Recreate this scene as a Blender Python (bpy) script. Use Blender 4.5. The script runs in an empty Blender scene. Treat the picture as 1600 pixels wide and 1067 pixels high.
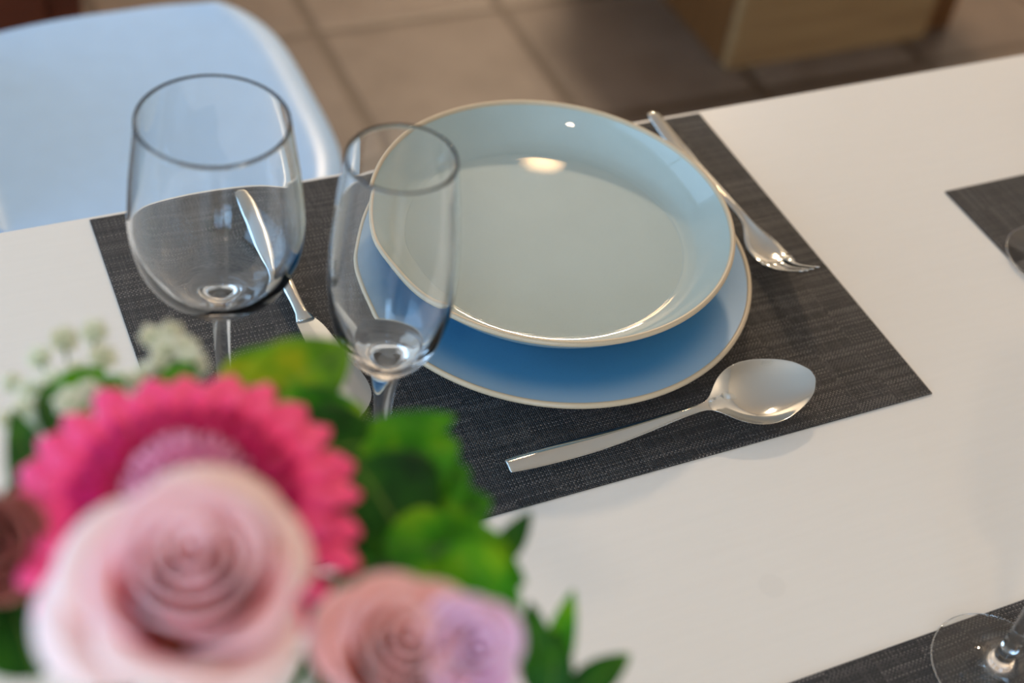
import bpy, bmesh, math, random
from mathutils import Vector, Matrix, Quaternion
PI = math.pi
sc = bpy.context.scene
COL = sc.collection

# ------------------------------------------------------------------ camera
CAM = Vector((-0.09200594, -0.40689744, 0.59979778))
RX = Vector((0.9091699167553088, -0.4000159129235519, 0.11574684390981253))
RY = Vector((-0.20937100577989534, -0.6793678187010713, -0.7032944965319035))   # image down
RZ = Vector((0.3599636709528618, 0.6151801657411313, -0.7014125171914558))      # view direction
F = 2185.222
cam_d = bpy.data.cameras.new('camera'); cam = bpy.data.objects.new('camera', cam_d); COL.objects.link(cam)
M = Matrix((( RX.x, -RY.x, -RZ.x), (RX.y, -RY.y, -RZ.y), (RX.z, -RY.z, -RZ.z))).to_4x4()
M.translation = CAM
cam.matrix_world = M
cam_d.sensor_width = 36; cam_d.lens = F*36/1600
cam_d.clip_start = 0.02; cam_d.clip_end = 60
cam_d.dof.use_dof = True; cam_d.dof.focus_distance = 0.80; cam_d.dof.aperture_fstop = 4.0
sc.camera = cam

def at(u, v, d):
    """a point in the room, given where it is seen and how deep it stands"""
    return CAM + RX*((u-800)/F*d) + RY*((v-533.5)/F*d) + RZ*d

# ------------------------------------------------------------------ node helpers
def lin(c):
    return tuple((x/255/12.92 if x/255 <= .04045 else ((x/255+.055)/1.055)**2.4) for x in c) + (1,)

class NT:
    def __init__(s, name):
        s.m = bpy.data.materials.new(name); s.m.use_nodes = True
        s.t = s.m.node_tree; s.n = s.t.nodes; s.l = s.t.links
        s.b = s.n['Principled BSDF']
    def new(s, typ, **kw):
        n = s.n.new(typ)
        for k, v in kw.items(): setattr(n, k, v)
        return n
    def put(s, sock, v):
        if hasattr(v, 'links') or hasattr(v, 'is_linked'): s.l.new(v, sock)
        else: sock.default_value = v
    def math(s, op, a, b=None, c=None):
        n = s.new('ShaderNodeMath', operation=op)
        s.put(n.inputs[0], a)
        if b is not None: s.put(n.inputs[1], b)
        if c is not None: s.put(n.inputs[2], c)
        return n.outputs[0]
    def obj(s):
        return s.new('ShaderNodeTexCoord').outputs['Object']
    def xyz(s, v):
        n = s.new('ShaderNodeSeparateXYZ'); s.l.new(v, n.inputs[0]); return n.outputs
    def noise(s, vec, scale, detail=3, rough=.5, dims='3D'):
        n = s.new('ShaderNodeTexNoise'); n.inputs['Scale'].default_value = scale
        n.inputs['Detail'].default_value = detail; n.inputs['Roughness'].default_value = rough
        s.l.new(vec, n.inputs['Vector']); return n.outputs['Fac']
    def ramp(s, fac, stops):
        n = s.new('ShaderNodeValToRGB'); s.l.new(fac, n.inputs[0])
        e = n.color_ramp.elements
        while len(e) < len(stops): e.new(.5)
        for i, (p_, c) in enumerate(stops): e[i].position = p_; e[i].color = c
        return n.outputs[0]
    def mix(s, fac, a, b, mode='MIX'):
        n = s.new('ShaderNodeMix', data_type='RGBA', blend_type=mode)
        s.put(n.inputs[0], fac); s.put(n.inputs[6], a); s.put(n.inputs[7], b)
        return n.outputs[2]
    def bump(s, h, strength=.3, dist=.001):
        n = s.new('ShaderNodeBump'); n.inputs['Strength'].default_value = strength
        n.inputs['Distance'].default_value = dist; s.l.new(h, n.inputs['Height'])
        s.l.new(n.outputs[0], s.b.inputs['Normal'])
    def set(s, **kw):
        mp = dict(color='Base Color', rough='Roughness', metal='Metallic', ior='IOR', trans='Transmission Weight',
                  coat='Coat Weight', coatr='Coat Roughness', spec='Specular IOR Level', sss='Subsurface Weight', sheen='Sheen Weight')
        for k, v in kw.items(): s.put(s.b.inputs[mp[k]], v)
        return s

def simple(name, color, rough=.5, **kw):
    t = NT(name); o = t.obj()
    f = t.noise(o, 40, 3)
    c = lin(color)
    c2 = tuple(x*.9 for x in c[:3])+(1,)
    t.set(color=t.mix(f, c2, c), rough=rough, **kw)
    return t.m

# ------------------------------------------------------------------ materials
def mat_table():
    t = NT('white_lacquer'); o = t.obj(); x, y, z = t.xyz(o)
    mp = t.new('ShaderNodeMapping'); mp.inputs['Scale'].default_value = (1, 14, 1); t.l.new(o, mp.inputs[0])
    n = t.noise(mp.outputs[0], 18, 5)
    base = t.mix(n, lin((225, 218, 208)), lin((230, 223, 213)))
    # a faint ring stain left by a glass
    dx = t.math('SUBTRACT', x, .2767); dy = t.math('SUBTRACT', y, -.0908)
    r = t.math('SQRT', t.math('ADD', t.math('MULTIPLY', dx, dx), t.math('MULTIPLY', dy, dy)))
    ring = t.math('SMOOTH_MIN', t.math('MAXIMUM', t.math('MULTIPLY', t.math('SUBTRACT', .0085, r), 500), 0), 1, .2)
    ring = t.math('MULTIPLY', ring, .06)
    base = t.mix(ring, base, lin((150, 145, 138)))
    t.set(color=base, rough=.30, spec=.42)
    t.bump(n, .04, .0003)
    return t.m

def mat_weave():
    t = NT('woven_vinyl'); o = t.obj(); x, y, z = t.xyz(o)
    P = .00124
    # slight wobble so that the threads are not ruler-straight
    wob = t.math('MULTIPLY', t.math('SUBTRACT', t.noise(o, 60, 2), .5), .0008)
    u = t.math('DIVIDE', t.math('ADD', x, wob), P); v = t.math('DIVIDE', t.math('ADD', y, wob), P)
    fu = t.math('FLOOR', u); fv = t.math('FLOOR', v)
    par = t.math('FLOORED_MODULO', t.math('ADD', fu, fv), 2.0)
    su = t.math('SINE', t.math('MULTIPLY', t.math('FRACT', u), PI))
    sv = t.math('SINE', t.math('MULTIPLY', t.math('FRACT', v), PI))
    hA = t.math('MULTIPLY', t.math('POWER', su, .45), t.math('POWER', sv, .9))
    hB = t.math('MULTIPLY', t.math('POWER', sv, .45), t.math('POWER', su, .9))
    h = t.math('ADD', t.math('MULTIPLY', hA, par), t.math('MULTIPLY', hB, t.math('SUBTRACT', 1, par)))
    # per-thread tint: constant along each thread
    def wn(a, b=None):
        n = t.new('ShaderNodeTexWhiteNoise', noise_dimensions='2D'); c = t.new('ShaderNodeCombineXYZ')
        t.l.new(a, c.inputs[0])
        if b is not None: t.l.new(b, c.inputs[1])
        t.l.new(c.outputs[0], n.inputs['Vector']); return n.outputs[0]
    seg = t.math('FLOOR', t.math('DIVIDE', u, 23)); seg2 = t.math('FLOOR', t.math('DIVIDE', v, 17))
    ta = wn(fv, seg); tb = wn(fu, seg2)
    tint = t.math('ADD', t.math('MULTIPLY', ta, par), t.math('MULTIPLY', tb, t.math('SUBTRACT', 1, par)))
    big = t.noise(o, 35, 3)
    tint = t.math('ADD', t.math('MULTIPLY', tint, .75), t.math('MULTIPLY', big, .3))
    thread = t.ramp(tint, [(.1, lin((52, 49, 48))), (.5, lin((97, 92, 88))), (.95, lin((172, 162, 154)))])
    thread = t.mix(t.math('MULTIPLY', t.math('SUBTRACT', 1, par), .62), thread, lin((24, 20, 18)))
    col = t.mix(t.math('POWER', h, 1.5), lin((4, 4, 4)), thread)
    t.set(color=col, rough=.42, spec=.45)
    t.bump(h, 1.0, .0009)
    return t.m

def mat_tiles():
    t = NT('stone_tiles'); o = t.obj(); x, y, z = t.xyz(o)
    T = .348; G = .016
    u = t.math('DIVIDE', t.math('SUBTRACT', x, .577), T); v = t.math('DIVIDE', t.math('SUBTRACT', y, 1.560), T)
    def edge(a):
        f = t.math('FRACT', t.math('ADD', a, .5)); return t.math('ABSOLUTE', t.math('SUBTRACT', f, .5))
    e = t.math('MINIMUM', edge(u), edge(v))
    e = t.math('ADD', e, t.math('MULTIPLY', t.math('SUBTRACT', t.noise(o, 30, 4), .5), .02))
    n = t.new('ShaderNodeMapRange'); t.l.new(e, n.inputs[0]); n.inputs[1].default_value = G/T*.45; n.inputs[2].default_value = G/T*.45+.012
    m = n.outputs[0]
    wn = t.new('ShaderNodeTexWhiteNoise', noise_dimensions='2D'); c = t.new('ShaderNodeCombineXYZ')
    t.l.new(t.math('FLOOR', u), c.inputs[0]); t.l.new(t.math('FLOOR', v), c.inputs[1]); t.l.new(c.outputs[0], wn.inputs['Vector'])
    f = t.math('ADD', t.math('MULTIPLY', t.noise(o, 9, 6, .6), .8), t.math('MULTIPLY', wn.outputs[0], .25))
    tile = t.ramp(f, [(.2, lin((76, 62, 52))), (.5, lin((96, 81, 69))), (.8, lin((114, 99, 87)))])
    t.set(color=t.mix(m, lin((68, 52, 38)), tile), rough=.45)
    t.bump(m, .6, .002)
    return t.m

def mat_wood(name, c1, c2, rough=.5, axis=0):
    t = NT(name); o = t.obj()
    mp = t.new('ShaderNodeMapping'); s = [9, 9, 9]; s[axis] = .8; mp.inputs['Scale'].default_value = s; t.l.new(o, mp.inputs[0])
    n = t.noise(mp.outputs[0], 4, 6, .6)
    t.set(color=t.ramp(n, [(.25, lin(c1)), (.75, lin(c2))]), rough=rough); t.bump(n, .2, .001)
    return t.m

def mat_glaze(name, c, rough, speck=.5, coat=0, spec=.5):
    t = NT(name); o = t.obj()
    n = t.noise(o, 1400, 2, .6); n2 = t.noise(o, 25, 3)
    base = t.mix(n2, lin(tuple(x*.95 for x in c)), lin(c))
    base = t.mix(t.math('MULTIPLY', t.math('GREATER_THAN', n, .63), speck), base, lin(tuple(x*.72 for x in c)))
    t.set(color=base, rough=rough, coat=coat, coatr=.012, spec=spec)
    return t.m

def mat_glass():
    t = NT('clear_glass')
    t.set(color=(.97, .985, .99, 1), rough=0.0, trans=1.0, ior=1.47)
    return t.m

def mat_metal(name, c, rough):
    t = NT(name); o = t.obj(); n = t.noise(o, 220, 3)
    t.set(color=lin(c), metal=1.0, rough=t.math('ADD', t.math('MULTIPLY', n, .05), rough))
    return t.m

def mat_petal(name, edge, mid, deep, rough=.55):
    """t along the petal is stored in the UV map: v = 0 at the base and 1 at the lip"""
    t = NT(name); uv = t.new('ShaderNodeUVMap'); x, y, z = t.xyz(uv.outputs[0]); o = t.obj()
    f = t.math('ADD', y, t.math('MULTIPLY', t.math('SUBTRACT', t.noise(o, 90, 3), .5), .12))
    t.set(color=t.ramp(f, [(.25, lin(deep)), (.68, lin(mid)), (.96, lin(edge))]), rough=rough, sss=.12, spec=.2)
    t.b.inputs['Subsurface Scale'].default_value = .004
    t.b.inputs['Subsurface Radius'].default_value = (1, .5, .4)
    return t.m

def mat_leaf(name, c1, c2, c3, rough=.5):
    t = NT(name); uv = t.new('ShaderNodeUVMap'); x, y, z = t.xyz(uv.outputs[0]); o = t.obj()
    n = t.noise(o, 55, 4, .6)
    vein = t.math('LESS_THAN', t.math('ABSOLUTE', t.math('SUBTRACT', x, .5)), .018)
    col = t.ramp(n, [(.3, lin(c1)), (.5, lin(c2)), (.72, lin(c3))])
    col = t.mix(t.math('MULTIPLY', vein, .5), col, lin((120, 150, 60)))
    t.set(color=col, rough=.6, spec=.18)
    return t.m

M_TABLE = mat_table(); M_MAT = mat_weave(); M_TILE = mat_tiles()
M_GLASS = mat_glass(); M_STEEL = mat_metal('polished_steel', (205, 208, 206), .07); M_BLADE = mat_metal('satin_steel', (176, 182, 184), .32)
M_BOWL = mat_glaze('celadon_glaze', (172, 184, 178), .45, .10, coat=.7, spec=.15)
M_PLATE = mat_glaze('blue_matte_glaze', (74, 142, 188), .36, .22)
def paint_bowl_shade(m):
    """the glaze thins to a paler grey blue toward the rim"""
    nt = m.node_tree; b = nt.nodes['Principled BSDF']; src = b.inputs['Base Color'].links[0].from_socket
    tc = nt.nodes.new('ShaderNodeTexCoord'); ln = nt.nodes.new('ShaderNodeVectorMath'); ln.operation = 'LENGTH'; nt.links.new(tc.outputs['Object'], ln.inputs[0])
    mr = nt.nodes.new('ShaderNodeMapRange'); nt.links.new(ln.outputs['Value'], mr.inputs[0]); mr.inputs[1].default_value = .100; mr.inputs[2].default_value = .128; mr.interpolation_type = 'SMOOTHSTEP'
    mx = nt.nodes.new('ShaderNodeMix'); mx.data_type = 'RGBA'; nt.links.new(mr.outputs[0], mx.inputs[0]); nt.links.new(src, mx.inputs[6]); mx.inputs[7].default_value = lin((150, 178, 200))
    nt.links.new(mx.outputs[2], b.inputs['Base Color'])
paint_bowl_shade(M_PLATE)  # plate colour stays darker under the bowl to stand in for its shade
M_RIM = mat_glaze('bare_clay_rim', (200, 178, 146), .35, .2)
M_WALL = simple('wall_paint', (222, 212, 198), .8); M_CEIL = simple('ceiling_paint', (236, 228, 216), .85)
M_CHAIR = simple('white_shell_plastic', (174, 209, 246), .32)
M_BEECH = mat_wood('beech', (170, 120, 70), (205, 160, 105), .5, 2)
M_OAK = mat_wood('pale_oak', (132, 100, 64), (168, 136, 92), .55, 0)
M_OAKD = mat_wood('dark_oak', (92, 56, 22), (118, 76, 34), .5, 2)
M_RED = mat_wood('mahogany', (70, 28, 12), (105, 48, 24), .4, 0)
M_FRAME = simple('white_frame', (235, 235, 232), .4)
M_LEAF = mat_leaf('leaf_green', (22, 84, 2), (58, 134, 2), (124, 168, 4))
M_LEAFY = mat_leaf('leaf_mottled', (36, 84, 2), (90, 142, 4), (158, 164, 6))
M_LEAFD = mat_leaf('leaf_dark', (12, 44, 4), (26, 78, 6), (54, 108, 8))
M_STEM = simple('stem_green', (60, 100, 35), .5)
M_PINK = mat_petal('petal_blush', (250, 202, 206), (246, 156, 162), (216, 76, 84))
M_PINKO = mat_petal('petal_blush_outer', (250, 212, 204), (246, 176, 176), (216, 96, 98))
M_LILAC = mat_petal('petal_lilac', (246, 206, 232), (238, 156, 206), (206, 84, 140))
M_SALMON = mat_petal('petal_salmon', (248, 192, 188), (242, 146, 118), (198, 78, 60))
M_DUSK = mat_petal('petal_dusky', (160, 92, 80), (124, 56, 48), (66, 20, 20))
M_GER = mat_petal('gerbera_ray', (255, 84, 134), (255, 58, 118), (206, 0, 88))
M_GERI = mat_petal('gerbera_inner', (190, 0, 84), (176, 0, 70), (120, 0, 44))
M_FUZZ = mat_petal('gerbera_floret', (246, 176, 200), (228, 104, 156), (160, 20, 76))
M_CREAM = mat_petal('cream_petal', (238, 234, 214), (226, 222, 190), (190, 200, 150))
M_VASE = mat_glaze('vase_glaze', (214, 214, 210), .15, .1)

# ------------------------------------------------------------------ object helpers
def tag(o, label=None, cat=None, group=None, kind=None):
    if label: o['label'] = label
    if cat: o['category'] = cat
    if group: o['group'] = group
    if kind: o['kind'] = kind
    return o
def empty(name, loc=(0, 0, 0), rz=0, label=None, cat=None, group=None):
    o = bpy.data.objects.new(name, None); COL.objects.link(o); o.location = loc; o.rotation_euler = (0, 0, rz)
    o.empty_display_size = .02
    return tag(o, label, cat, group)
def finish(name, bm, mats, parent=None, smooth=True, recalc=True, uvs=None):
    if recalc: bmesh.ops.recalc_face_normals(bm, faces=bm.faces)
    me = bpy.data.meshes.new(name); bm.to_mesh(me); bm.free()
    for m in (mats if isinstance(mats, (list, tuple)) else [mats]): me.materials.append(m)
    if smooth:
        for p in me.polygons: p.use_smooth = True
    o = bpy.data.objects.new(name, me); COL.objects.link(o)
    if parent: o.parent = parent
    return o
def box(bm, a, b, bevel=0, seg=2):
    a = Vector(a); b = Vector(b); c = (a+b)/2; s = b-a
    r = bmesh.ops.create_cube(bm, size=1, matrix=Matrix.Translation(c) @ Matrix.Diagonal((abs(s.x), abs(s.y), abs(s.z), 1)))
    if bevel:
        es = list({e for v in r['verts'] for e in v.link_edges})
        bmesh.ops.bevel(bm, geom=es, offset=bevel, segments=seg, profile=.5, affect='EDGES')
def boxobj(name, a, b, m, parent=None, bevel=0, **t):
    bm = bmesh.new(); box(bm, a, b, bevel); o = finish(name, bm, m, parent, smooth=False)
    return tag(o, **t) if t else o
def catmull(pts, n=6):
    out = []
    P = [pts[0]]+list(pts)+[pts[-1]]
    for i in range(1, len(P)-2):
        p0, p1, p2, p3 = (Vector(q) for q in P[i-1:i+3])
        for k in range(n):
            t = k/n
            out.append(.5*((2*p1)+(-p0+p2)*t+(2*p0-5*p1+4*p2-p3)*t*t+(-p0+3*p1-3*p2+p3)*t**3))
    out.append(Vector(pts[-1])); return out
def lathe(bm, prof, n=96, closed=False):
    """revolve (r, z) points about Z; r ~ 0 ends become poles"""
    rings = []
    for r, z in prof:
        r = abs(r)
        if r < 1e-5: rings.append([bm.verts.new((0, 0, z))])
        else: rings.append([bm.verts.new((r*math.cos(2*PI*k/n), r*math.sin(2*PI*k/n), z)) for k in range(n)])
    pairs = list(zip(rings, rings[1:]))
    if closed: pairs.append((rings[-1], rings[0]))
    for a, b in pairs:
        for k in range(n):
            k2 = (k+1) % n
            if len(a) == 1 and len(b) == 1: continue
            if len(a) == 1: bm.faces.new((a[0], b[k], b[k2]))
            elif len(b) == 1: bm.faces.new((a[k], b[0], a[k2]))
            else: bm.faces.new((a[k], b[k], b[k2], a[k2]))
def tube(bm, pts, rad, n=8):
    pts = [Vector(p) for p in pts]; rings = []
    for i, p in enumerate(pts):
        d = (pts[min(i+1, len(pts)-1)]-pts[max(i-1, 0)]).normalized()
        a = d.cross(Vector((0, 0, 1)));
        if a.length < 1e-3: a = d.cross(Vector((1, 0, 0)))
        a.normalize(); b = d.cross(a); r = rad[i] if isinstance(rad, (list, tuple)) else rad
        rings.append([bm.verts.new(p+a*r*math.cos(2*PI*k/n)+b*r*math.sin(2*PI*k/n)) for k in range(n)])
    for A, B in zip(rings, rings[1:]):
        for k in range(n): bm.faces.new((A[k], A[(k+1) % n], B[(k+1) % n], B[k]))
    bm.faces.new(rings[0]); bm.faces.new(rings[-1])
def grid(bm, f, nu, nv, flip=False):
    """f(a,b) with a,b in 0..1 -> point; UV (a,b)"""
    uvl = bm.loops.layers.uv.verify()
    V = [[bm.verts.new(f(i/nu, j/nv)) for j in range(nv+1)] for i in range(nu+1)]
    for i in range(nu):
        for j in range(nv):
            fc = bm.faces.new((V[i][j], V[i+1][j], V[i+1][j+1], V[i][j+1]))
            for l, (a, b) in zip(fc.loops, ((i, j), (i+1, j), (i+1, j+1), (i, j+1))): l[uvl].uv = (a/nu, b/nv)
def loft(bm, secs):
    """closed cross-sections of equal length, capped"""
    R = [[bm.verts.new(p) for p in s] for s in secs]; n = len(R[0])
    for A, B in zip(R, R[1:]):
        for k in range(n): bm.faces.new((A[k], A[(k+1) % n], B[(k+1) % n], B[k]))
    bm.faces.new(R[0]); bm.faces.new(R[-1])
def solidify(o, t, off=0):
    m = o.modifiers.new('thickness', 'SOLIDIFY'); m.thickness = t; m.offset = off; return o
def subsurf(o, n=2):
    m = o.modifiers.new('smooth', 'SUBSURF'); m.levels = n; m.render_levels = n; return o
def sm(a, b, x):
    t = max(0, min(1, (x-a)/(b-a))); return t*t*(3-2*t)
def interp(tab, x):
    if x <= tab[0][0]: return tab[0][1]
    for (a, va), (b, vb) in zip(tab, tab[1:]):
        if x <= b:
            t = (x-a)/(b-a); return va+(vb-va)*t
    return tab[-1][1]
def spl(tab, x):
    """smooth (Catmull-Rom) interpolation of a table"""
    n = len(tab)
    if x <= tab[0][0]: return tab[0][1]
    if x >= tab[-1][0]: return tab[-1][1]
    for i in range(n-1):
        if x <= tab[i+1][0]:
            x0, y0 = tab[i]; x1, y1 = tab[i+1]; h = x1-x0; t = (x-x0)/h
            m0 = (y1-tab[i-1][1])/(x1-tab[i-1][0]) if i > 0 else (y1-y0)/h
            m1 = (tab[i+2][1]-y0)/(tab[i+2][0]-x0) if i+2 < n else (y1-y0)/h
            return (2*t**3-3*t*t+1)*y0+(t**3-2*t*t+t)*h*m0+(-2*t**3+3*t*t)*y1+(t**3-t*t)*h*m1

# ------------------------------------------------------------------ room shell
FZ = -.75; CZ = 1.75; X0, X1, Y0, Y1 = -1.9, 3.2, -2.3, 3.6
def structure(name, a, b, m): return boxobj(name, a, b, m, kind='structure')
structure('floor', (X0-.1, Y0-.1, FZ-.06), (X1+.1, Y1+.1, FZ), M_TILE)
structure('ceiling', (X0-.1, Y0-.1, CZ), (X1+.1, Y1+.1, CZ+.08), M_CEIL)
structure('wall_right', (X1, Y0-.1, FZ), (X1+.12, Y1+.1, CZ), M_WALL)
structure('wall_back', (X0-.1, Y1, FZ), (X1, Y1+.12, CZ), M_WALL)
def wall_with_hole(name, axis, pos, lo, hi, h0, h1, z0, z1):
    bm = bmesh.new()
    def bx(a0, a1, c0, c1):
        if axis == 'x': box(bm, (pos-.12, a0, c0), (pos, a1, c1))
        else: box(bm, (a0, pos-.12, c0), (a1, pos, c1))
    bx(lo, h0, FZ, CZ); bx(h1, hi, FZ, CZ); bx(h0, h1, FZ, z0); bx(h0, h1, z1, CZ)
    return tag(finish(name, bm, M_WALL, smooth=False), kind='structure')
WL = (-1.1, 2.9, -.60, 1.50)       # window in the left wall: y0, y1, z0, z1
WF = (-1.75, -.35, -.10, 1.30)      # window in the wall behind the photographer: x0, x1, z0, z1
wall_with_hole('wall_left', 'x', X0, Y0-.1, Y1, *WL)
wall_with_hole('wall_front', 'y', Y0, X0, X1, *WF)
def window(name, axis, pos, a0, a1, z0, z1):
    bm = bmesh.new(); w = .05
    def bx(p, q, c, d):
        if axis == 'x': box(bm, (pos-.09, p, c), (pos-.03, q, d))
        else: box(bm, (p, pos-.09, c), (q, pos-.03, d))
    mid = (a0+a1)/2
    bx(a0, a0+w, z0, z1); bx(a1-w, a1, z0, z1); bx(mid-w/2, mid+w/2, z0, z1)
    bx(a0+w, mid-w/2, z0, z0+w); bx(mid+w/2, a1-w, z0, z0+w); bx(a0+w, mid-w/2, z1-w, z1); bx(mid+w/2, a1-w, z1-w, z1)
    return tag(finish(name, bm, M_FRAME, smooth=False), kind='structure')
window('window_1', 'x', X0, *WL); window('window_2', 'y', Y0, *WF)

# ------------------------------------------------------------------ lights
def area(name, loc, target, sx, sy, power, color, shape='RECTANGLE', spread=PI):
    d = bpy.data.lights.new(name, 'AREA'); d.shape = shape; d.size = sx; d.size_y = sy; d.energy = power; d.color = color; d.spread = spread
    o = bpy.data.objects.new(name, d); COL.objects.link(o); o.location = loc
    o.rotation_euler = (Vector(target)-Vector(loc)).to_track_quat('-Z', 'Y').to_euler(); return o
SKY = (.42, .68, 1.0)
area('daylight', (X0-.16, (WL[0]+WL[1])/2, (WL[2]+WL[3])/2), (0, (WL[0]+WL[1])/2, (WL[2]+WL[3])/2), 3.9, 2.0, 76, SKY)
area('daylight', ((WF[0]+WF[1])/2, Y0-.16, (WF[2]+WF[3])/2), ((WF[0]+WF[1])/2, 0, (WF[2]+WF[3])/2), 1.35, 1.3, 34, SKY)
WARM = (1.0, .78, .55)
def ceiling_lamp(x, y, r, power, label, tint=WARM):
    t = empty('ceiling_lamp', (x, y, CZ), 0, label, 'lamp', 'round ceiling lamps')
    bm = bmesh.new(); lathe(bm, [(0, 0), (r*1.12, 0), (r*1.14, -.012), (r*1.12, -.05), (r*1.04, -.056), (r*1.03, -.03), (0, -.028)], 48)
    finish('rim_housing', bm, M_FRAME, t)
    L = area('lamp_light', (x, y, CZ-.06), (x, y, 0), r*2, r*2, power, tint, 'DISK')
ceiling_lamp(1.43, 2.20, .075, 3.2, 'round warm ceiling lamp over the wooden cabinet', (1.0, .62, .30))
ceiling_lamp(1.75, 2.75, .13, 74, 'added round warm ceiling lamp near the back wall, for key light')  # added lamp that carries most of the warm key light
ceiling_lamp(-.75, -1.3, .10, 7, 'added round warm ceiling lamp behind the photographer, for fill light')  # added lamp, warm front fill for the flowers and near tabletop
area('bounce_fill', (2.7, -.2, .2), (2.6, -.2, 3), .8, .8, 12, (1.0, .80, .60), 'DISK')  # unseen light added to bounce warm fill off the ceiling
area('bounce_fill', (-.6, -1.7, .2), (-.5, -1.6, 3), .8, .8, 9, (1.0, .80, .60), 'DISK')  # second added bounce light, no fixture behind it
w = bpy.data.worlds.new('sky'); sc.world = w; w.use_nodes = True
bg = w.node_tree.nodes['Background']; bg.inputs[0].default_value = (.55, .75, 1, 1); bg.inputs[1].default_value = .8

# ------------------------------------------------------------------ table
TX0, TX1, TY0, TY1 = -.62, .89, -.452, .3045; TZ = -.0012
tb = empty('dining_table', ((TX0+TX1)/2, (TY0+TY1)/2, FZ), 0, 'long white lacquered dining table under the place settings', 'table')
c = tb.location
bm = bmesh.new(); box(bm, Vector((TX0, TY0, TZ-.03))-c, Vector((TX1, TY1, TZ))-c, .0022, 3)
top = finish('tabletop', bm, M_TABLE, tb, smooth=False)
# tabletop texture is laid out in world metres
me = top.data; me.transform(Matrix.Translation(c)); top.location = -c
for sx in (TX0+.05, TX1-.11):
    for sy in (TY0+.05, TY1-.11):
        bm = bmesh.new(); box(bm, Vector((sx, sy, FZ))-c, Vector((sx+.06, sy+.06, TZ-.031))-c, .004); finish('leg', bm, M_TABLE, tb, smooth=False)

# ------------------------------------------------------------------ placemats
def placemat(cx, cy, rz, label):
    bm = bmesh.new(); box(bm, (-.225, -.15, -.0011), (.225, .15, 0), .0004, 1)
    o = finish('placemat', bm, M_MAT, smooth=False); o.location = (cx, cy, 0); o.rotation_euler = (0, 0, rz)
    return tag(o, label, 'placemat', 'dark woven placemats')
placemat(.225, .15, 0, 'dark brown woven vinyl placemat under the stacked plates')
placemat(.245, -.2955, 0, 'dark woven placemat at the near table edge, bottom right of the photo')
placemat(.733, -.058, PI/2, 'dark woven placemat at the right end of the table')

# ------------------------------------------------------------------ plates
def plate(name, cx, cy, z, outer, inner, rimr, rimz, rt, mat, label):
    t = empty(name, (cx, cy, z), 0, label, 'plate' if name == 'dinner_plate' else 'bowl')
    bm = bmesh.new(); prof = [(p.x, p.y) for p in catmull(outer, 6)]+[(p.x, p.y) for p in catmull(inner, 8)]
    lathe(bm, prof, 160); finish('body', bm, mat, t)
    bm = bmesh.new(); lathe(bm, [(rimr+rt*math.cos(2*PI*k/16), rimz+rt*1.15*math.sin(2*PI*k/16)) for k in range(16)], 160, closed=True)
    r = finish('rim', bm, M_RIM, t); r['label'] = 'unglazed beige rim'
    return t
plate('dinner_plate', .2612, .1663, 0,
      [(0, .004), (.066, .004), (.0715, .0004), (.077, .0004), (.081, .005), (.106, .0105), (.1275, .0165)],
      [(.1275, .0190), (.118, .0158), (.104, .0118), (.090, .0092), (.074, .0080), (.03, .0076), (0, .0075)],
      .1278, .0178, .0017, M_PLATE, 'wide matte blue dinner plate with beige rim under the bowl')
plate('shallow_bowl', .2624, .1778, .0079,
      [(0, .004), (.050, .004), (.055, .0003), (.060, .0003), (.066, .0050), (.084, .0092), (.097, .0148), (.1075, .0245), (.1155, .0360)],
      [(.1150, .0374), (.1110, .0310), (.1050, .0236), (.0985, .0180), (.0930, .0157), (.089, .0150), (.084, .0148), (.04, .0148), (0, .0148)],
      .1159, .0367, .0017, M_BOWL, 'glossy pale grey green shallow bowl with beige rim on top of the blue plate')

# ------------------------------------------------------------------ glasses
def glass_body(bm, prof, wall, zin, rfoot):
    """prof: outer (r,z) from the rim down to the stem foot; inner wall follows it down to zin"""
    out = [(p.x, p.y) for p in catmull(prof, 6)]
    inner = []
    for i, (r, z) in enumerate(out):
        if z < zin: break
        a = out[max(i-1, 0)]; b = out[min(i+1, len(out)-1)]
        dx, dz = b[0]-a[0], b[1]-a[1]; L = math.hypot(dx, dz); w = wall*(1+1.2*sm(.6, 1, 1-(z-zin)/(out[0][1]-zin)))
        rr = r+dz/L*w; zz = z-dx/L*w
        if rr > .002 and zz > zin: inner.append((rr, zz))
    inner.sort(key=lambda q: -q[1])
    lastr, lastz = inner[-1]
    inner += [(lastr*.75, zin+(lastz-zin)*.35), (lastr*.4, zin+.0003), (0, zin)]
    foot = [(rfoot, .0012), (rfoot-.0006, .0003), (rfoot-.002, 0.0001), (.012, .0006), (0, .0012)]
    rt = out[0]
    lip = [(rt[0]-wall*.15, rt[1]+wall*.4), (rt[0]-wall*.5, rt[1]+wall*.55), (rt[0]-wall*.85, rt[1]+wall*.4)]
    lathe(bm, list(reversed(inner))+list(reversed(lip))+out+foot, 128)
WINE = [(.0350, .2130), (.0372, .198), (.0398, .180), (.0416, .162), (.0420, .152), (.0408, .140), (.0372, .127), (.0300, .1155), (.0200, .1085), (.0110, .1045), (.0064, .0990),
        (.0047, .088), (.0041, .062), (.0040, .040), (.0043, .022), (.0058, .0125), (.0100, .0075), (.0190, .0044), (.0285, .0026), (.0345, .0016)]
FLUTE = [(.0250, .2220), (.0270, .205), (.0292, .185), (.0305, .167), (.0308, .153), (.0300, .138), (.0275, .122), (.0230, .1085), (.0172, .0995), (.0118, .0935), (.0084, .088),
         (.0065, .079), (.0050, .064), (.0043, .038), (.0045, .022), (.0060, .0125), (.0100, .0075), (.0180, .0044), (.0270, .0026), (.0335, .0016)]
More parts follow.
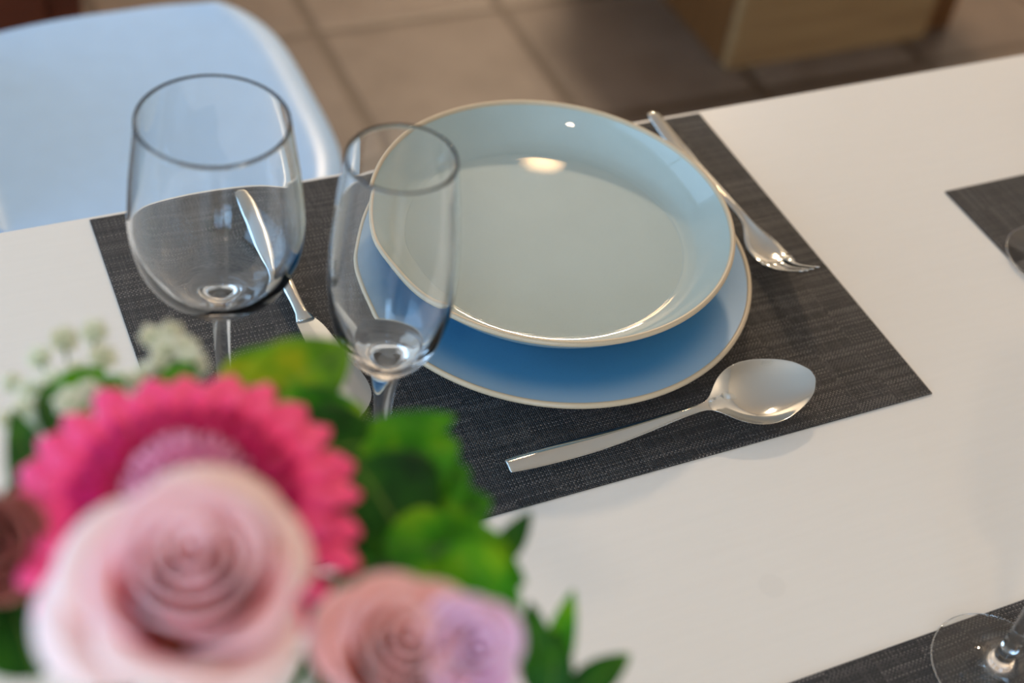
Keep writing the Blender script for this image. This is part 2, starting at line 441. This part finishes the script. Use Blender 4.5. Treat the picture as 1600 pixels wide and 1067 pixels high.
def glass(name, prof, wall, zin, rf, x, y, label, src=None):
    if src: o = src.copy(); COL.objects.link(o)
    else:
        bm = bmesh.new(); glass_body(bm, prof, wall, zin, rf); o = finish(name, bm, M_GLASS)
    o.location = (x, y, .0001)
    return tag(o, label, 'glass')
wg = glass('wine_glass', WINE, .0013, .1105, .035, .0330, .1017, 'empty round wine glass, leftmost, standing on the placemat beside the knife')
fl = glass('champagne_flute', FLUTE, .0013, .1030, .034, .1009, .0424, 'slim empty champagne flute in front of the plates')
g2 = glass('champagne_flute', None, 0, 0, 0, .3610, -.1765, 'tall stemmed glass at the bottom right, its clear foot on the nearest placemat', fl)
g3 = glass('wine_glass', None, 0, 0, 0, .6150, .0805, 'wine glass whose foot shows at the right edge of the photo', wg)
for o in (wg, g3): o['group'] = 'wine glasses'
for o in (fl, g2): o['group'] = 'champagne flutes'

# ------------------------------------------------------------------ cutlery
def spoon():
    """local X runs from the handle end (0) to the bowl tip (.209)"""
    bm = bmesh.new(); L = .209; B0 = .132
    W = [(0, .0044), (.004, .0050), (.03, .0060), (.06, .0058), (.09, .0044), (.115, .0029), (.128, .0026), (.134, .0036), (.139, .0075), (.146, .0146), (.156, .0208), (.167, .0236), (.178, .0228), (.189, .0196), (.197, .0158), (.203, .0118), (.2070, .0074), (L, .0016)]
    Z = [(0, .0075), (.03, .0058), (.06, .0052), (.09, .0070), (.115, .0098), (.130, .0108), (.140, .0104), (.160, .0100), (.185, .0108), (L, .0125)]
    D = [(.120, 0), (.130, .0003), (.140, .0024), (.152, .0068), (.165, .0092), (.180, .0088), (.195, .0056), (L, 0)]
    secs = []; xs = [0, .0015, .005]+[.016+i*.0115 for i in range(10)]+[.128+i*.005 for i in range(17)]
    xs = [x for x in xs if x < L]+[L-.0006, L]
    K = 10
    for x in xs:
        w = max(spl(W, x), .0005); z = spl(Z, x); d = max(0, spl(D, x)) if x > .12 else 0
        h = 1-sm(.105, .15, x)          # handle-ness
        topp, bot = [], []
        for k in range(K+1):
            s = -1+2*k/K; y = s*w
            zb = z-d*(1-abs(s)**2.2)
            ridge = .0018*h*(1-s*s)
            th = .0011+.0007*h
            if abs(s) == 1: th *= .45
            topp.append(Vector((x, y, zb+ridge*.9))); bot.append(Vector((x, y*.985, zb-th)))
        secs.append(topp+bot[::-1])
    loft(bm, secs)
    return bm
sp = subsurf(finish('spoon', spoon(), M_STEEL), 2); sp.scale = (.98, 1, 1); sp.location = (.1690, .0235, .0020); sp.rotation_euler = (math.radians(7), 0, math.radians(1.4))
tag(sp, 'polished steel tablespoon lying in front of the blue plate', 'spoon')

def fork():
    """X from the handle end (0) to the tine tips (.200)"""
    obj = []
    K = 8; W = [(0, .0042), (.004, .0048), (.03, .0058), (.06, .0054), (.09, .0040), (.115, .0030), (.130, .0033), (.138, .0058), (.146, .0098), (.153, .0119), (.160, .0124), (.172, .0118)]
    Z = [(0, .0060), (.03, .0046), (.06, .0050), (.09, .0075), (.115, .0092), (.130, .0080), (.143, .0046), (.155, .0030), (.167, .0040), (.180, .0088), (.193, .0180), (.203, .0262)]
    C = .0022
    bm = bmesh.new(); secs = []
    for x in [0, .002, .005]+[.01+i*.006 for i in range(20)]+[.130+i*.003 for i in range(15)]:
        w = spl(W, x); z = spl(Z, x); h = 1-sm(.11, .14, x); topp, bot = [], []
        for k in range(K+1):
            s = -1+2*k/K
            dish = C*(1-h)*(s*s)
            topp.append(Vector((x, s*w, z+dish+.0009*h*(1-abs(s))))); bot.append(Vector((x, s*w*.97, z+dish-.0013-.0006*h)))
        secs.append(topp+bot[::-1])
    loft(bm, secs)
    tw = .0124
    for i in range(4):
        s0 = -1+2*(i+.5)/4; secs = []
        for j in range(13):
            x = .171+j*(.203-.171)/12; f = j/12
            cyn = s0*tw*(.955-.28*f); hw = (tw/4)*(.98-.30*sm(0, .25, f))*(1-.55*sm(.75, 1, f))
            z = spl(Z, x)+C*(s0*s0)*(1-f*.6); th = .0012*(1-.5*f)
            secs.append([Vector((x, cyn-hw, z+th*.5)), Vector((x, cyn+hw, z+th*.5)), Vector((x, cyn+hw*.9, z-th*.8)), Vector((x, cyn-hw*.9, z-th*.8))])
        loft(bm, secs)
    return bm
fk = finish('fork', fork(), M_STEEL); fk.location = (.4085, .3005, .0012); fk.rotation_euler = (0, 0, math.radians(-88.8))
tag(fk, 'polished steel dinner fork to the right of the plates, tines toward the viewer', 'fork')

def knife():
    t = empty('table_knife', (.0962, .2900, .0012), math.radians(-88.0), 'steel table knife between the wine glass and the plates', 'knife')
    bm = bmesh.new(); secs = []
    HW = [(0, .0046), (.004, .0056), (.03, .0066), (.06, .0060), (.085, .0048), (.105, .0040), (.118, .0046), (.1215, .0060)]
    for x in [0, .002, .005]+[.011+i*.0065 for i in range(17)]+[.1215]:
        w = spl(HW, x); hh = interp([(0, .0022), (.03, .0031), (.09, .0030), (.1215, .0016)], x)
        cen = .0034; ring = []
        for k in range(12):
            a = 2*PI*k/12; ring.append(Vector((x, w*math.copysign(abs(math.cos(a))**.8, math.cos(a)), cen+hh*math.copysign(abs(math.sin(a))**.8, math.sin(a)))))
        secs.append(ring)
    loft(bm, secs); finish('handle', bm, M_STEEL, t)
    bm = bmesh.new(); secs = []
    E1 = [(.1205, .0060), (.128, .0088), (.140, .0110), (.155, .0132), (.172, .0160), (.184, .0166), (.194, .0135), (.203, .0050), (.208, -.0040)]   # cutting edge (+y, toward the plate)
    E0 = [(.1205, -.0058), (.135, -.0062), (.165, -.0068), (.19, -.0072), (.208, -.0078)]
    for i in range(27):
        x = .1205+i*(.208-.1205)/26; a = spl(E0, x); b = max(spl(E1, x), a+.0008)
        secs.append([Vector((x, a, .0037)), Vector((x, a+(b-a)*.5, .0036)), Vector((x, b, .0033)), Vector((x, b, .0029)), Vector((x, a+(b-a)*.5, .0026)), Vector((x, a, .0026))])
    loft(bm, secs); b = finish('blade', bm, M_BLADE, t, smooth=False); b['label'] = 'satin steel blade'
knife()

# ------------------------------------------------------------------ shell chair
def chair():
    t = empty('shell_chair', (.10, .80, FZ), 0, 'white moulded plastic chair beyond the table, behind the wine glass', 'chair')
    c = t.location
    # the seat faces +X, its backrest rises on the left; s across (Y), u from front lip to the top of the back
    hw = .205; cy = .80
    def f(a, b):
        s = -1+2*a; u = b
        if u < .55:                       # seat pan, front edge at x = .312
            q = u/.55; x = .312-q*.345; z = -.296-.010*math.sin(PI*q)-.0; q0 = 1-q
        else:
            q = (u-.55)/.45; ang = q*1.25; x = -.033-.10*math.sin(min(ang, 1.25))-.05*q*q; z = -.296+.36*q**1.5
        e = spl([(-.30, .110), (-.12, .128), (-.03, .160), (.02, .180), (.063, .192), (.106, .199), (.15, .2005), (.20, .199), (.294, .184)], x)
        if u > .93: e *= math.sqrt(max(0, 1-((u-.93)/.07)**2*.7))
        y = cy+s*e
        x -= .036*abs(s)**4*(1-sm(0, .2, u)); z -= .012*(1-sm(0, .05, u))**2
        return Vector((x, y, z))-c
    bm = bmesh.new(); grid(bm, f, 40, 60); s = finish('shell', bm, M_CHAIR, t); solidify(s, .007, -1)
    m = s.modifiers.new('edge', 'BEVEL'); m.width = .002; m.segments = 2; m.limit_method = 'ANGLE'
    for sx, sy in ((.24, 1), (.24, -1), (.0, 1), (.0, -1)):
        bm = bmesh.new(); a = Vector((sx, cy+sy*.11, -.325)); e = Vector((sx+(.06 if sx > .1 else -.08), cy+sy*.19, FZ+.001))
        tube(bm, [a-c, (a+e)/2-c, e-c], [.015, .013, .009], 14); finish('leg', bm, M_BEECH, t)
chair()

# ------------------------------------------------------------------ wooden cabinet beyond the table
def cabinet():
    x0, x1, y0, y1, z0, z1 = 1.236, 1.745, 1.283, 1.90, FZ, .10
    t = empty('wooden_cabinet', ((x0+x1)/2, (y0+y1)/2, FZ), 0, 'pale oak cabinet standing on the tiled floor beyond the table', 'cabinet'); c = t.location
    bm = bmesh.new(); box(bm, Vector((x0, y0+.02, z0))-c, Vector((x1, y1, z1))-c, .003); finish('carcass', bm, M_OAKD, t, smooth=False)
    bm = bmesh.new(); box(bm, Vector((x0+.002, y0, z0+.001))-c, Vector((x1-.075, y0+.0195, z0+.40))-c, .002); finish('lower_door', bm, M_OAK, t, smooth=False)
    bm = bmesh.new(); box(bm, Vector((x0+.002, y0, z0+.405))-c, Vector((x1-.075, y0+.0195, z1-.01))-c, .002); d = finish('upper_door', bm, M_OAK, t, smooth=False)
    bm = bmesh.new(); box(bm, Vector((x0-.01, y0-.01, z1+.0005))-c, Vector((x1+.01, y1, z1+.025))-c, .004); finish('cabinet_top', bm, M_OAK, t, smooth=False)
    bm = bmesh.new(); tube(bm, [Vector((x0+.38, y0-.022, z0+.55))-c, Vector((x0+.38, y0-.022, z0+.68))-c], .005, 10); finish('handle', bm, M_STEEL, d)
cabinet()
def sideboard():
    x0, x1, y0, y1 = -.75, .20, 1.58, 2.02
    t = empty('dark_sideboard', ((x0+x1)/2, (y0+y1)/2, FZ), 0, 'dark red brown wooden sideboard behind the white chair', 'sideboard'); c = t.location
    bm = bmesh.new(); box(bm, Vector((x0, y0+.02, FZ))-c, Vector((x1, y1, FZ+.8))-c, .004); finish('carcass', bm, M_RED, t, smooth=False)
    for i in range(2):
        a = x0+.02+i*.44
        bm = bmesh.new(); box(bm, Vector((a, y0, FZ+.05))-c, Vector((a+.43, y0+.0195, FZ+.77))-c, .003); d = finish('door', bm, M_RED, t, smooth=False)
        bm = bmesh.new(); tube(bm, [Vector((a+(.40 if i == 0 else .03), y0-.02, FZ+.4))-c, Vector((a+(.40 if i == 0 else .03), y0-.02, FZ+.5))-c], .006, 10); finish('handle', bm, M_STEEL, d)
sideboard()

# ------------------------------------------------------------------ flowers
VX, VY = -.050, -.185
def vase():
    bm = bmesh.new()
    prof = [(p.x, p.y) for p in catmull([(0, .001), (.034, .001), (.042, .006), (.050, .035), (.049, .075), (.040, .110), (.033, .135), (.036, .150)], 6)]
    inner = [(p.x, p.y) for p in catmull([(.0335, .150), (.0305, .135), (.0375, .110), (.0465, .075), (.0475, .035), (.039, .010), (0, .006)], 6)]
    lathe(bm, prof+inner, 80); o = finish('vase', bm, M_VASE); o.location = (VX, VY, TZ)
    tag(o, 'white ceramic vase under the bouquet', 'vase')
vase()
MOUTH = Vector((VX, VY, TZ+.135))
rnd = random.Random(5)
def frame_from(axis, up=Vector((0, 0, 1))):
    return axis.to_track_quat('Z', 'Y').to_matrix().to_4x4()
def stem_to(parent_loc, rot, start, r=.0022, seed=0):
    """a stem from the flower base down into the vase, in world space (returned as a list of points)"""
    k = random.Random(seed); m = MOUTH+Vector((k.uniform(-.014, .014), k.uniform(-.014, .014), 0))
    e = Vector((VX+k.uniform(-.02, .02), VY+k.uniform(-.02, .02), TZ+.02))
    a = start; d = (rot @ Vector((0, 0, -1)))
    pts = []
    for i in range(9):
        t = i/8; p = a*(1-t)**2+(a+d*.03)*2*t*(1-t)+m*t*t
        pts.append(p)
    return pts+[m*.5+e*.5, e]
def rose(loc, axis, R, mats, label, seed, n_inner=15, n_outer=10, open_=1.0, spin=0., stem=True):
    k = random.Random(seed); t = empty('rose', loc, 0, label, 'rose', 'roses in the bouquet')
    t.rotation_mode = 'QUATERNION'; q = axis.normalized().to_track_quat('Z', 'Y') @ Quaternion((0, 0, 1), spin); t.rotation_quaternion = q
    def petal(bm, phi, r, h, W, flare, roll, th0):
        def f(a, b):
            s = -1+2*a; tt = b*(1-.16*abs(s)**2.5)
            wv = W*(.55+.45*math.sin(min(1, tt*1.4)*PI/2))
            ph = phi+s*wv
            rr = r*(.25+.75*math.sin(PI/2*min(1, tt**.8)))*(1+.09*s)+flare*R*tt**2.5
            zz = h*tt
            if tt > .78:
                e = (tt-.78)/.22; rr += roll*R*e*e*.9; zz -= roll*R*e**2.2*.8
            zz += .02*R*math.sin(3*s+phi*2)*tt
            return Vector((rr*math.cos(ph), rr*math.sin(ph), zz-h0))
        h0 = th0; grid(bm, f, 14, 12)
    H = R*1.15
    bm = bmesh.new()
    for i in range(n_inner):
        f = i/(n_inner-1); petal(bm, i*2.25+k.uniform(-.2, .2), R*(.07+.46*f**.9), H*(1.16-.14*f), 1.35-.35*f, .02+.04*f, .02+.06*f, H*.75)
    o = finish('inner_petals', bm, mats[0], t, recalc=False); solidify(o, .0006)
    for i in range(n_outer):
        f = i/(n_outer-1); bm = bmesh.new()
        petal(bm, i*2.4+k.uniform(-.15, .15), R*(.58+.17*f), H*(.93-.20*f*open_), .95-.1*f, (.05+.16*f)*open_, (.12+.12*f)*open_, H*.75)
        o = finish('petal', bm, mats[1] if i > n_outer*.35 else mats[0], t, recalc=False); solidify(o, .0007)
    bm = bmesh.new(); lathe(bm, [(0, -H*.75-.004), (R*.16, -H*.75-.003), (R*.30, -H*.62), (R*.36, -H*.5), (R*.2, -H*.5), (0, -H*.55)], 20); finish('calyx', bm, M_STEM, t)
    if stem:
        M4 = Matrix.Translation(loc) @ q.to_matrix().to_4x4(); w0 = M4 @ Vector((0, 0, -H*.75)); inv = M4.inverted()
        pts = stem_to(loc, q.to_matrix(), w0, seed=seed)
        bm = bmesh.new(); tube(bm, [inv @ p for p in pts], .0024, 8); finish('stem', bm, M_STEM, t)
    return t
tocam = lambda p: (CAM-p).normalized()
p = at(296, 895, .345)
rose(p, (tocam(p)*.22+Vector((0, 0, 1))+RX*.02).normalized(), .0300, (M_PINK, M_PINKO), 'large blush pink rose with creamy outer petals, in front of the gerbera', 3, 12, 10, 1.25, .6)
p = at(630, 1010, .37)
rose(p, (tocam(p)*.6+Vector((.2, 0, .8))).normalized(), .0235, (M_SALMON, M_SALMON), 'salmon pink rose between the large blush rose and the lilac rose', 8, 12, 9, .8, 1.9)
p = at(738, 1010, .37)
rose(p, (tocam(p)+RX*.35+RY*-.1).normalized(), .0165, (M_LILAC, M_LILAC), 'small lilac pink rose at the lower right of the bouquet', 12, 10, 8, .6, .3)
p = at(-18, 850, .39)
rose(p, (tocam(p)+RX*-.1).normalized(), .0190, (M_DUSK, M_DUSK), 'dusky brown red rose at the left edge of the photo', 15, 10, 8, .5, .9)

def gerbera():
    loc = at(294, 792, .41); t = empty('gerbera', loc, 0, 'bright magenta pink gerbera daisy behind the large rose', 'gerbera')
    ax = (Vector((0, 0, 1))+tocam(loc)*.12).normalized(); t.rotation_mode = 'QUATERNION'; q = ax.to_track_quat('Z', 'Y'); t.rotation_quaternion = q
    k = random.Random(4)
    def ray(bm, phi, r0, r1, w, lift, droop, dz, tw=0):
        def f(a, b):
            s = -1+2*a; r = r0+(r1-r0)*b
            hw = w*(.45+.55*math.sin(min(1, b*1.3)*PI/2))*math.sqrt(max(0.02, 1-max(0, (b-.80)/.20)**2*.96))
            z = dz+lift*math.sin(b*PI*.6)-droop*b*b-.0012*(1-s*s)*-1*b+tw*s*hw
            y = s*hw
            return Vector((r*math.cos(phi)-y*math.sin(phi), r*math.sin(phi)+y*math.cos(phi), z))
        grid(bm, f, 6, 12)
    n = 25
    for i in range(n):
        bm = bmesh.new(); ray(bm, 2*PI*i/n+k.uniform(-.03, .03), .012, .0525+k.uniform(-.002, .0015), .0056, .006, .005+k.uniform(-.001, .002), -.002, k.uniform(-.25, .25))
        o = finish('ray_petal', bm, M_GER, t, recalc=False); solidify(o, .0004)
    bm = bmesh.new()
    for i in range(n): ray(bm, 2*PI*(i+.5)/n, .010, .044, .0050, .007, .004, -.0005)
    o = finish('second_petal_ring', bm, M_GER, t, recalc=False); solidify(o, .0004)
    bm = bmesh.new()
    for j, (rr, nn, lf) in enumerate(((.0345, 34, .007), (.029, 32, .009))):
        for i in range(nn): ray(bm, 2*PI*(i+.3*j)/nn+k.uniform(-.05, .05), .008, rr+k.uniform(-.002, .001), .0028, lf, .002, .001+.001*j)
    o = finish('inner_petal_ring', bm, M_GERI, t, recalc=False); solidify(o, .0003)
    bm = bmesh.new()
    for j in range(6):
        rr = .0185-.003*j; nn = 42-6*j
        for i in range(nn): ray(bm, 2*PI*i/nn+k.uniform(-.06, .06), rr*.55, rr+k.uniform(-.0015, .001), .0009, .0075+.0012*j, -.001, .003+.0004*j)
    o = finish('florets', bm, M_FUZZ, t, recalc=False); solidify(o, .0004)
    bm = bmesh.new(); lathe(bm, [(0, .0125), (.006, .0105), (.011, .007), (.014, .003), (.012, -.002), (.008, -.010), (.003, -.016), (0, -.016)], 32); finish('flower_head', bm, M_GERI, t)
    M4 = Matrix.Translation(loc) @ q.to_matrix().to_4x4(); inv = M4.inverted()
    pts = stem_to(loc, q.to_matrix(), M4 @ Vector((0, 0, -.014)), seed=77)
    bm = bmesh.new(); tube(bm, [inv @ x for x in pts], .0026, 8); finish('stem', bm, M_STEM, t)
gerbera()

def leaf(parent, base, tip, w, mat, nrm=None, bend=.1, fold=.18, shape=1.0, wave=0.0):
    o0 = parent.location; base = base-o0; tip = tip-o0
    ax = tip-base; L = ax.length; ax.normalize()
    n = nrm if nrm is not None else (CAM-(base+o0)).normalized()*.6+Vector((0, 0, .7))
    side = ax.cross(n).normalized(); n = side.cross(ax).normalized()
    def f(a, b):
        s = -1+2*a; hw = w/2*math.sin(PI*b**(.75*shape))**.75 if 0 < b < 1 else 0
        return base+ax*(L*b)+side*(s*hw)+n*(bend*L*math.sin(PI*b)+fold*abs(s)*hw+wave*hw*math.sin(b*14+s*2)*abs(s))
    bm = bmesh.new(); grid(bm, f, 10, 22); bmesh.ops.remove_doubles(bm, verts=bm.verts, dist=1e-6)
    o = finish('leaf', bm, mat, parent, recalc=False); solidify(o, .0004); return o
def sprig(label, node, leaves, seed, group='leafy sprigs in the bouquet'):
    """node: where the sprig leaves the bouquet; leaves: (base, tip, width, mat, kwargs)"""
    t = empty('leafy_sprig', node, 0, label, 'foliage', group)
    k = random.Random(seed); m = MOUTH+Vector((k.uniform(-.015, .015), k.uniform(-.015, .015), 0)); e = Vector((VX+k.uniform(-.02, .02), VY+k.uniform(-.02, .02), TZ+.02))
    pts = [node*(1-i/6)+m*(i/6)+Vector((0, 0, -.012*math.sin(PI*i/6))) for i in range(7)]+[e]
    bm = bmesh.new(); tube(bm, [q-node for q in pts], [.0011]+[.0016]*7, 7)
    for l in leaves: tube(bm, [Vector((0, 0, 0)), (l[0]-node)*.5+Vector((0, 0, -.001)), l[0]-node], .0008, 6)
    finish('stem', bm, M_STEM, t)
    for l in leaves: leaf(t, l[0], l[1], l[2], l[3], **(l[4] if len(l) > 4 else {}))
    return t
A = at
sprig('mottled yellow green leaves behind the gerbera', A(430, 720, .46), [
    (A(375, 665, .46), A(545, 540, .485), .030, M_LEAFY, dict(fold=.1, shape=1.15)),
    (A(345, 640, .46), A(455, 545, .48), .020, M_LEAFY, dict(fold=.1)),
    (A(420, 690, .455), A(572, 640, .47), .026, M_LEAF, {}),
    (A(455, 720, .45), A(610, 690, .465), .030, M_LEAFD, {})], 1)
sprig('broad green leaves to the right of the gerbera', A(560, 840, .44), [
    (A(520, 725, .455), A(712, 650, .47), .018, M_LEAF, dict(bend=.02, fold=.05, shape=1.1)),
    (A(545, 775, .45), A(716, 690, .465), .030, M_LEAF, dict(bend=.03, shape=1.3)),
    (A(545, 820, .45), A(735, 735, .462), .036, M_LEAF, dict(bend=.04, shape=1.2)),
    (A(560, 870, .45), A(768, 780, .465), .030, M_LEAF, dict(bend=.04, shape=1.2)),
    (A(560, 900, .445), A(716, 838, .45), .030, M_LEAF, {}),
    (A(555, 720, .445), A(650, 880, .44), .040, M_LEAFD, {})], 2)
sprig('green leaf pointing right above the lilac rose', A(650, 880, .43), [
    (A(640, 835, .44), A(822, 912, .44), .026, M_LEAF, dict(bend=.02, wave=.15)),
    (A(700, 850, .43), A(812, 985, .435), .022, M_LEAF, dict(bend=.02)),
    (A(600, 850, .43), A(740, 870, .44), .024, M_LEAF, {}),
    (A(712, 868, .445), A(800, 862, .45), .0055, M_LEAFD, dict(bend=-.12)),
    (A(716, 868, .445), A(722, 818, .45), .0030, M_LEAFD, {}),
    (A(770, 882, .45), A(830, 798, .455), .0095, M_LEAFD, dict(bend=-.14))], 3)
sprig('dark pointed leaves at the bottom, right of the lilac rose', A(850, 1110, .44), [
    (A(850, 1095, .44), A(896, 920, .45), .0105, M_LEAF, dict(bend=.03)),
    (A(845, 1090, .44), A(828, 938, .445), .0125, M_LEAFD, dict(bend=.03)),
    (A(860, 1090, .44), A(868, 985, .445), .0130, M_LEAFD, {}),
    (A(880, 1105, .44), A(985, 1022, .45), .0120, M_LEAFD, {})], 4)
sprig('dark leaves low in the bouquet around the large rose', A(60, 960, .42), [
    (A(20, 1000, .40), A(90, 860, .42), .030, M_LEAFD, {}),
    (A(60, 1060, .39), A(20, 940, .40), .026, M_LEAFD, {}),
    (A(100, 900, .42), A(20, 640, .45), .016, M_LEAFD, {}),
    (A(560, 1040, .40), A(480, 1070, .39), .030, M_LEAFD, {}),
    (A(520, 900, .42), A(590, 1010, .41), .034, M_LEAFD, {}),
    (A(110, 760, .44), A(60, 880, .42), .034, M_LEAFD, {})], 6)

def filler(label, node, tips, leaves, seed):
    t = empty('white_filler_flower', node, 0, label, 'flower', 'white filler flowers'); k = random.Random(seed)
    m = MOUTH+Vector((k.uniform(-.015, .015), k.uniform(-.015, .015), 0)); e = Vector((VX+k.uniform(-.02, .02), VY, TZ+.02))
    bm = bmesh.new(); tube(bm, [q-node for q in [node, node*.5+m*.5, m, e]], [.0008, .0012, .0014, .0014], 6)
    for p in tips: tube(bm, [Vector((0, 0, 0)), (p-node)*.55+Vector((0, 0, -.003)), p-node], .0005, 5)
    finish('stem', bm, M_STEM, t)
    for p in tips:
        bm = bmesh.new(); ax = (Vector((0, 0, 1))+tocam(p)*.5+Vector((k.uniform(-.5, .5), k.uniform(-.5, .5), 0))).normalized(); Q = ax.to_track_quat('Z', 'Y').to_matrix()
        r = k.uniform(.0044, .0062)
        for L, (nn, rr, zz) in enumerate(((6, 1, 0), (5, .62, .5), (3, .3, .8))):
            for i in range(nn):
                ph = 2*PI*i/nn+L*.6+k.random()*.3
                def f(a, b, ph=ph, rr=rr, zz=zz):
                    s = -1+2*a; w = .55*math.sin(PI*min(.999, b*.85+.12)); x = rr*b; y = s*w*rr
                    return Q @ Vector((x*math.cos(ph)-y*math.sin(ph), x*math.sin(ph)+y*math.cos(ph), .35*b*b+zz*.5))*r+(p-node)
                grid(bm, f, 4, 4)
        o = finish('blossom', bm, M_CREAM, t, recalc=False); solidify(o, .0004)
    for l in leaves: leaf(t, l[0], l[1], l[2], l[3])
filler('white filler blossoms at the far left, behind the gerbera', A(130, 720, .46),
       [A(20, 600, .50), A(62, 560, .50), A(100, 532, .50), A(148, 520, .50), A(160, 560, .49), A(120, 580, .49), A(85, 600, .48), A(40, 640, .47), A(62, 665, .46), A(195, 598, .48), A(140, 612, .46), A(110, 628, .45), A(15, 660, .47), A(50, 610, .48)],
       [(A(75, 640, .47), A(165, 575, .48), .012, M_LEAF), (A(110, 640, .46), A(205, 590, .47), .010, M_LEAF), (A(90, 690, .45), A(72, 600, .47), .010, M_LEAFD)], 31)
filler('white filler blossoms in front of the wine glass stem', A(250, 700, .45),
       [A(240, 530, .49), A(268, 520, .49), A(262, 548, .485), A(290, 545, .485), A(300, 562, .48), A(248, 575, .48), A(225, 585, .475), A(310, 580, .48), A(205, 600, .47)],
       [(A(250, 650, .46), A(300, 560, .48), .012, M_LEAF), (A(260, 660, .46), A(340, 600, .48), .012, M_LEAFD)], 32)

# ------------------------------------------------------------------ look
sc.view_settings.view_transform = 'Standard'
sc.view_settings.look = 'None'
sc.view_settings.exposure = 0
cy = sc.cycles
cy.max_bounces = 16; cy.transmission_bounces = 16; cy.glossy_bounces = 8; cy.diffuse_bounces = 5; cy.transparent_max_bounces = 16
cy.sample_clamp_indirect = 4.0; cy.caustics_refractive = True; cy.caustics_reflective = True; cy.blur_glossy = .3
cy.use_denoising = True
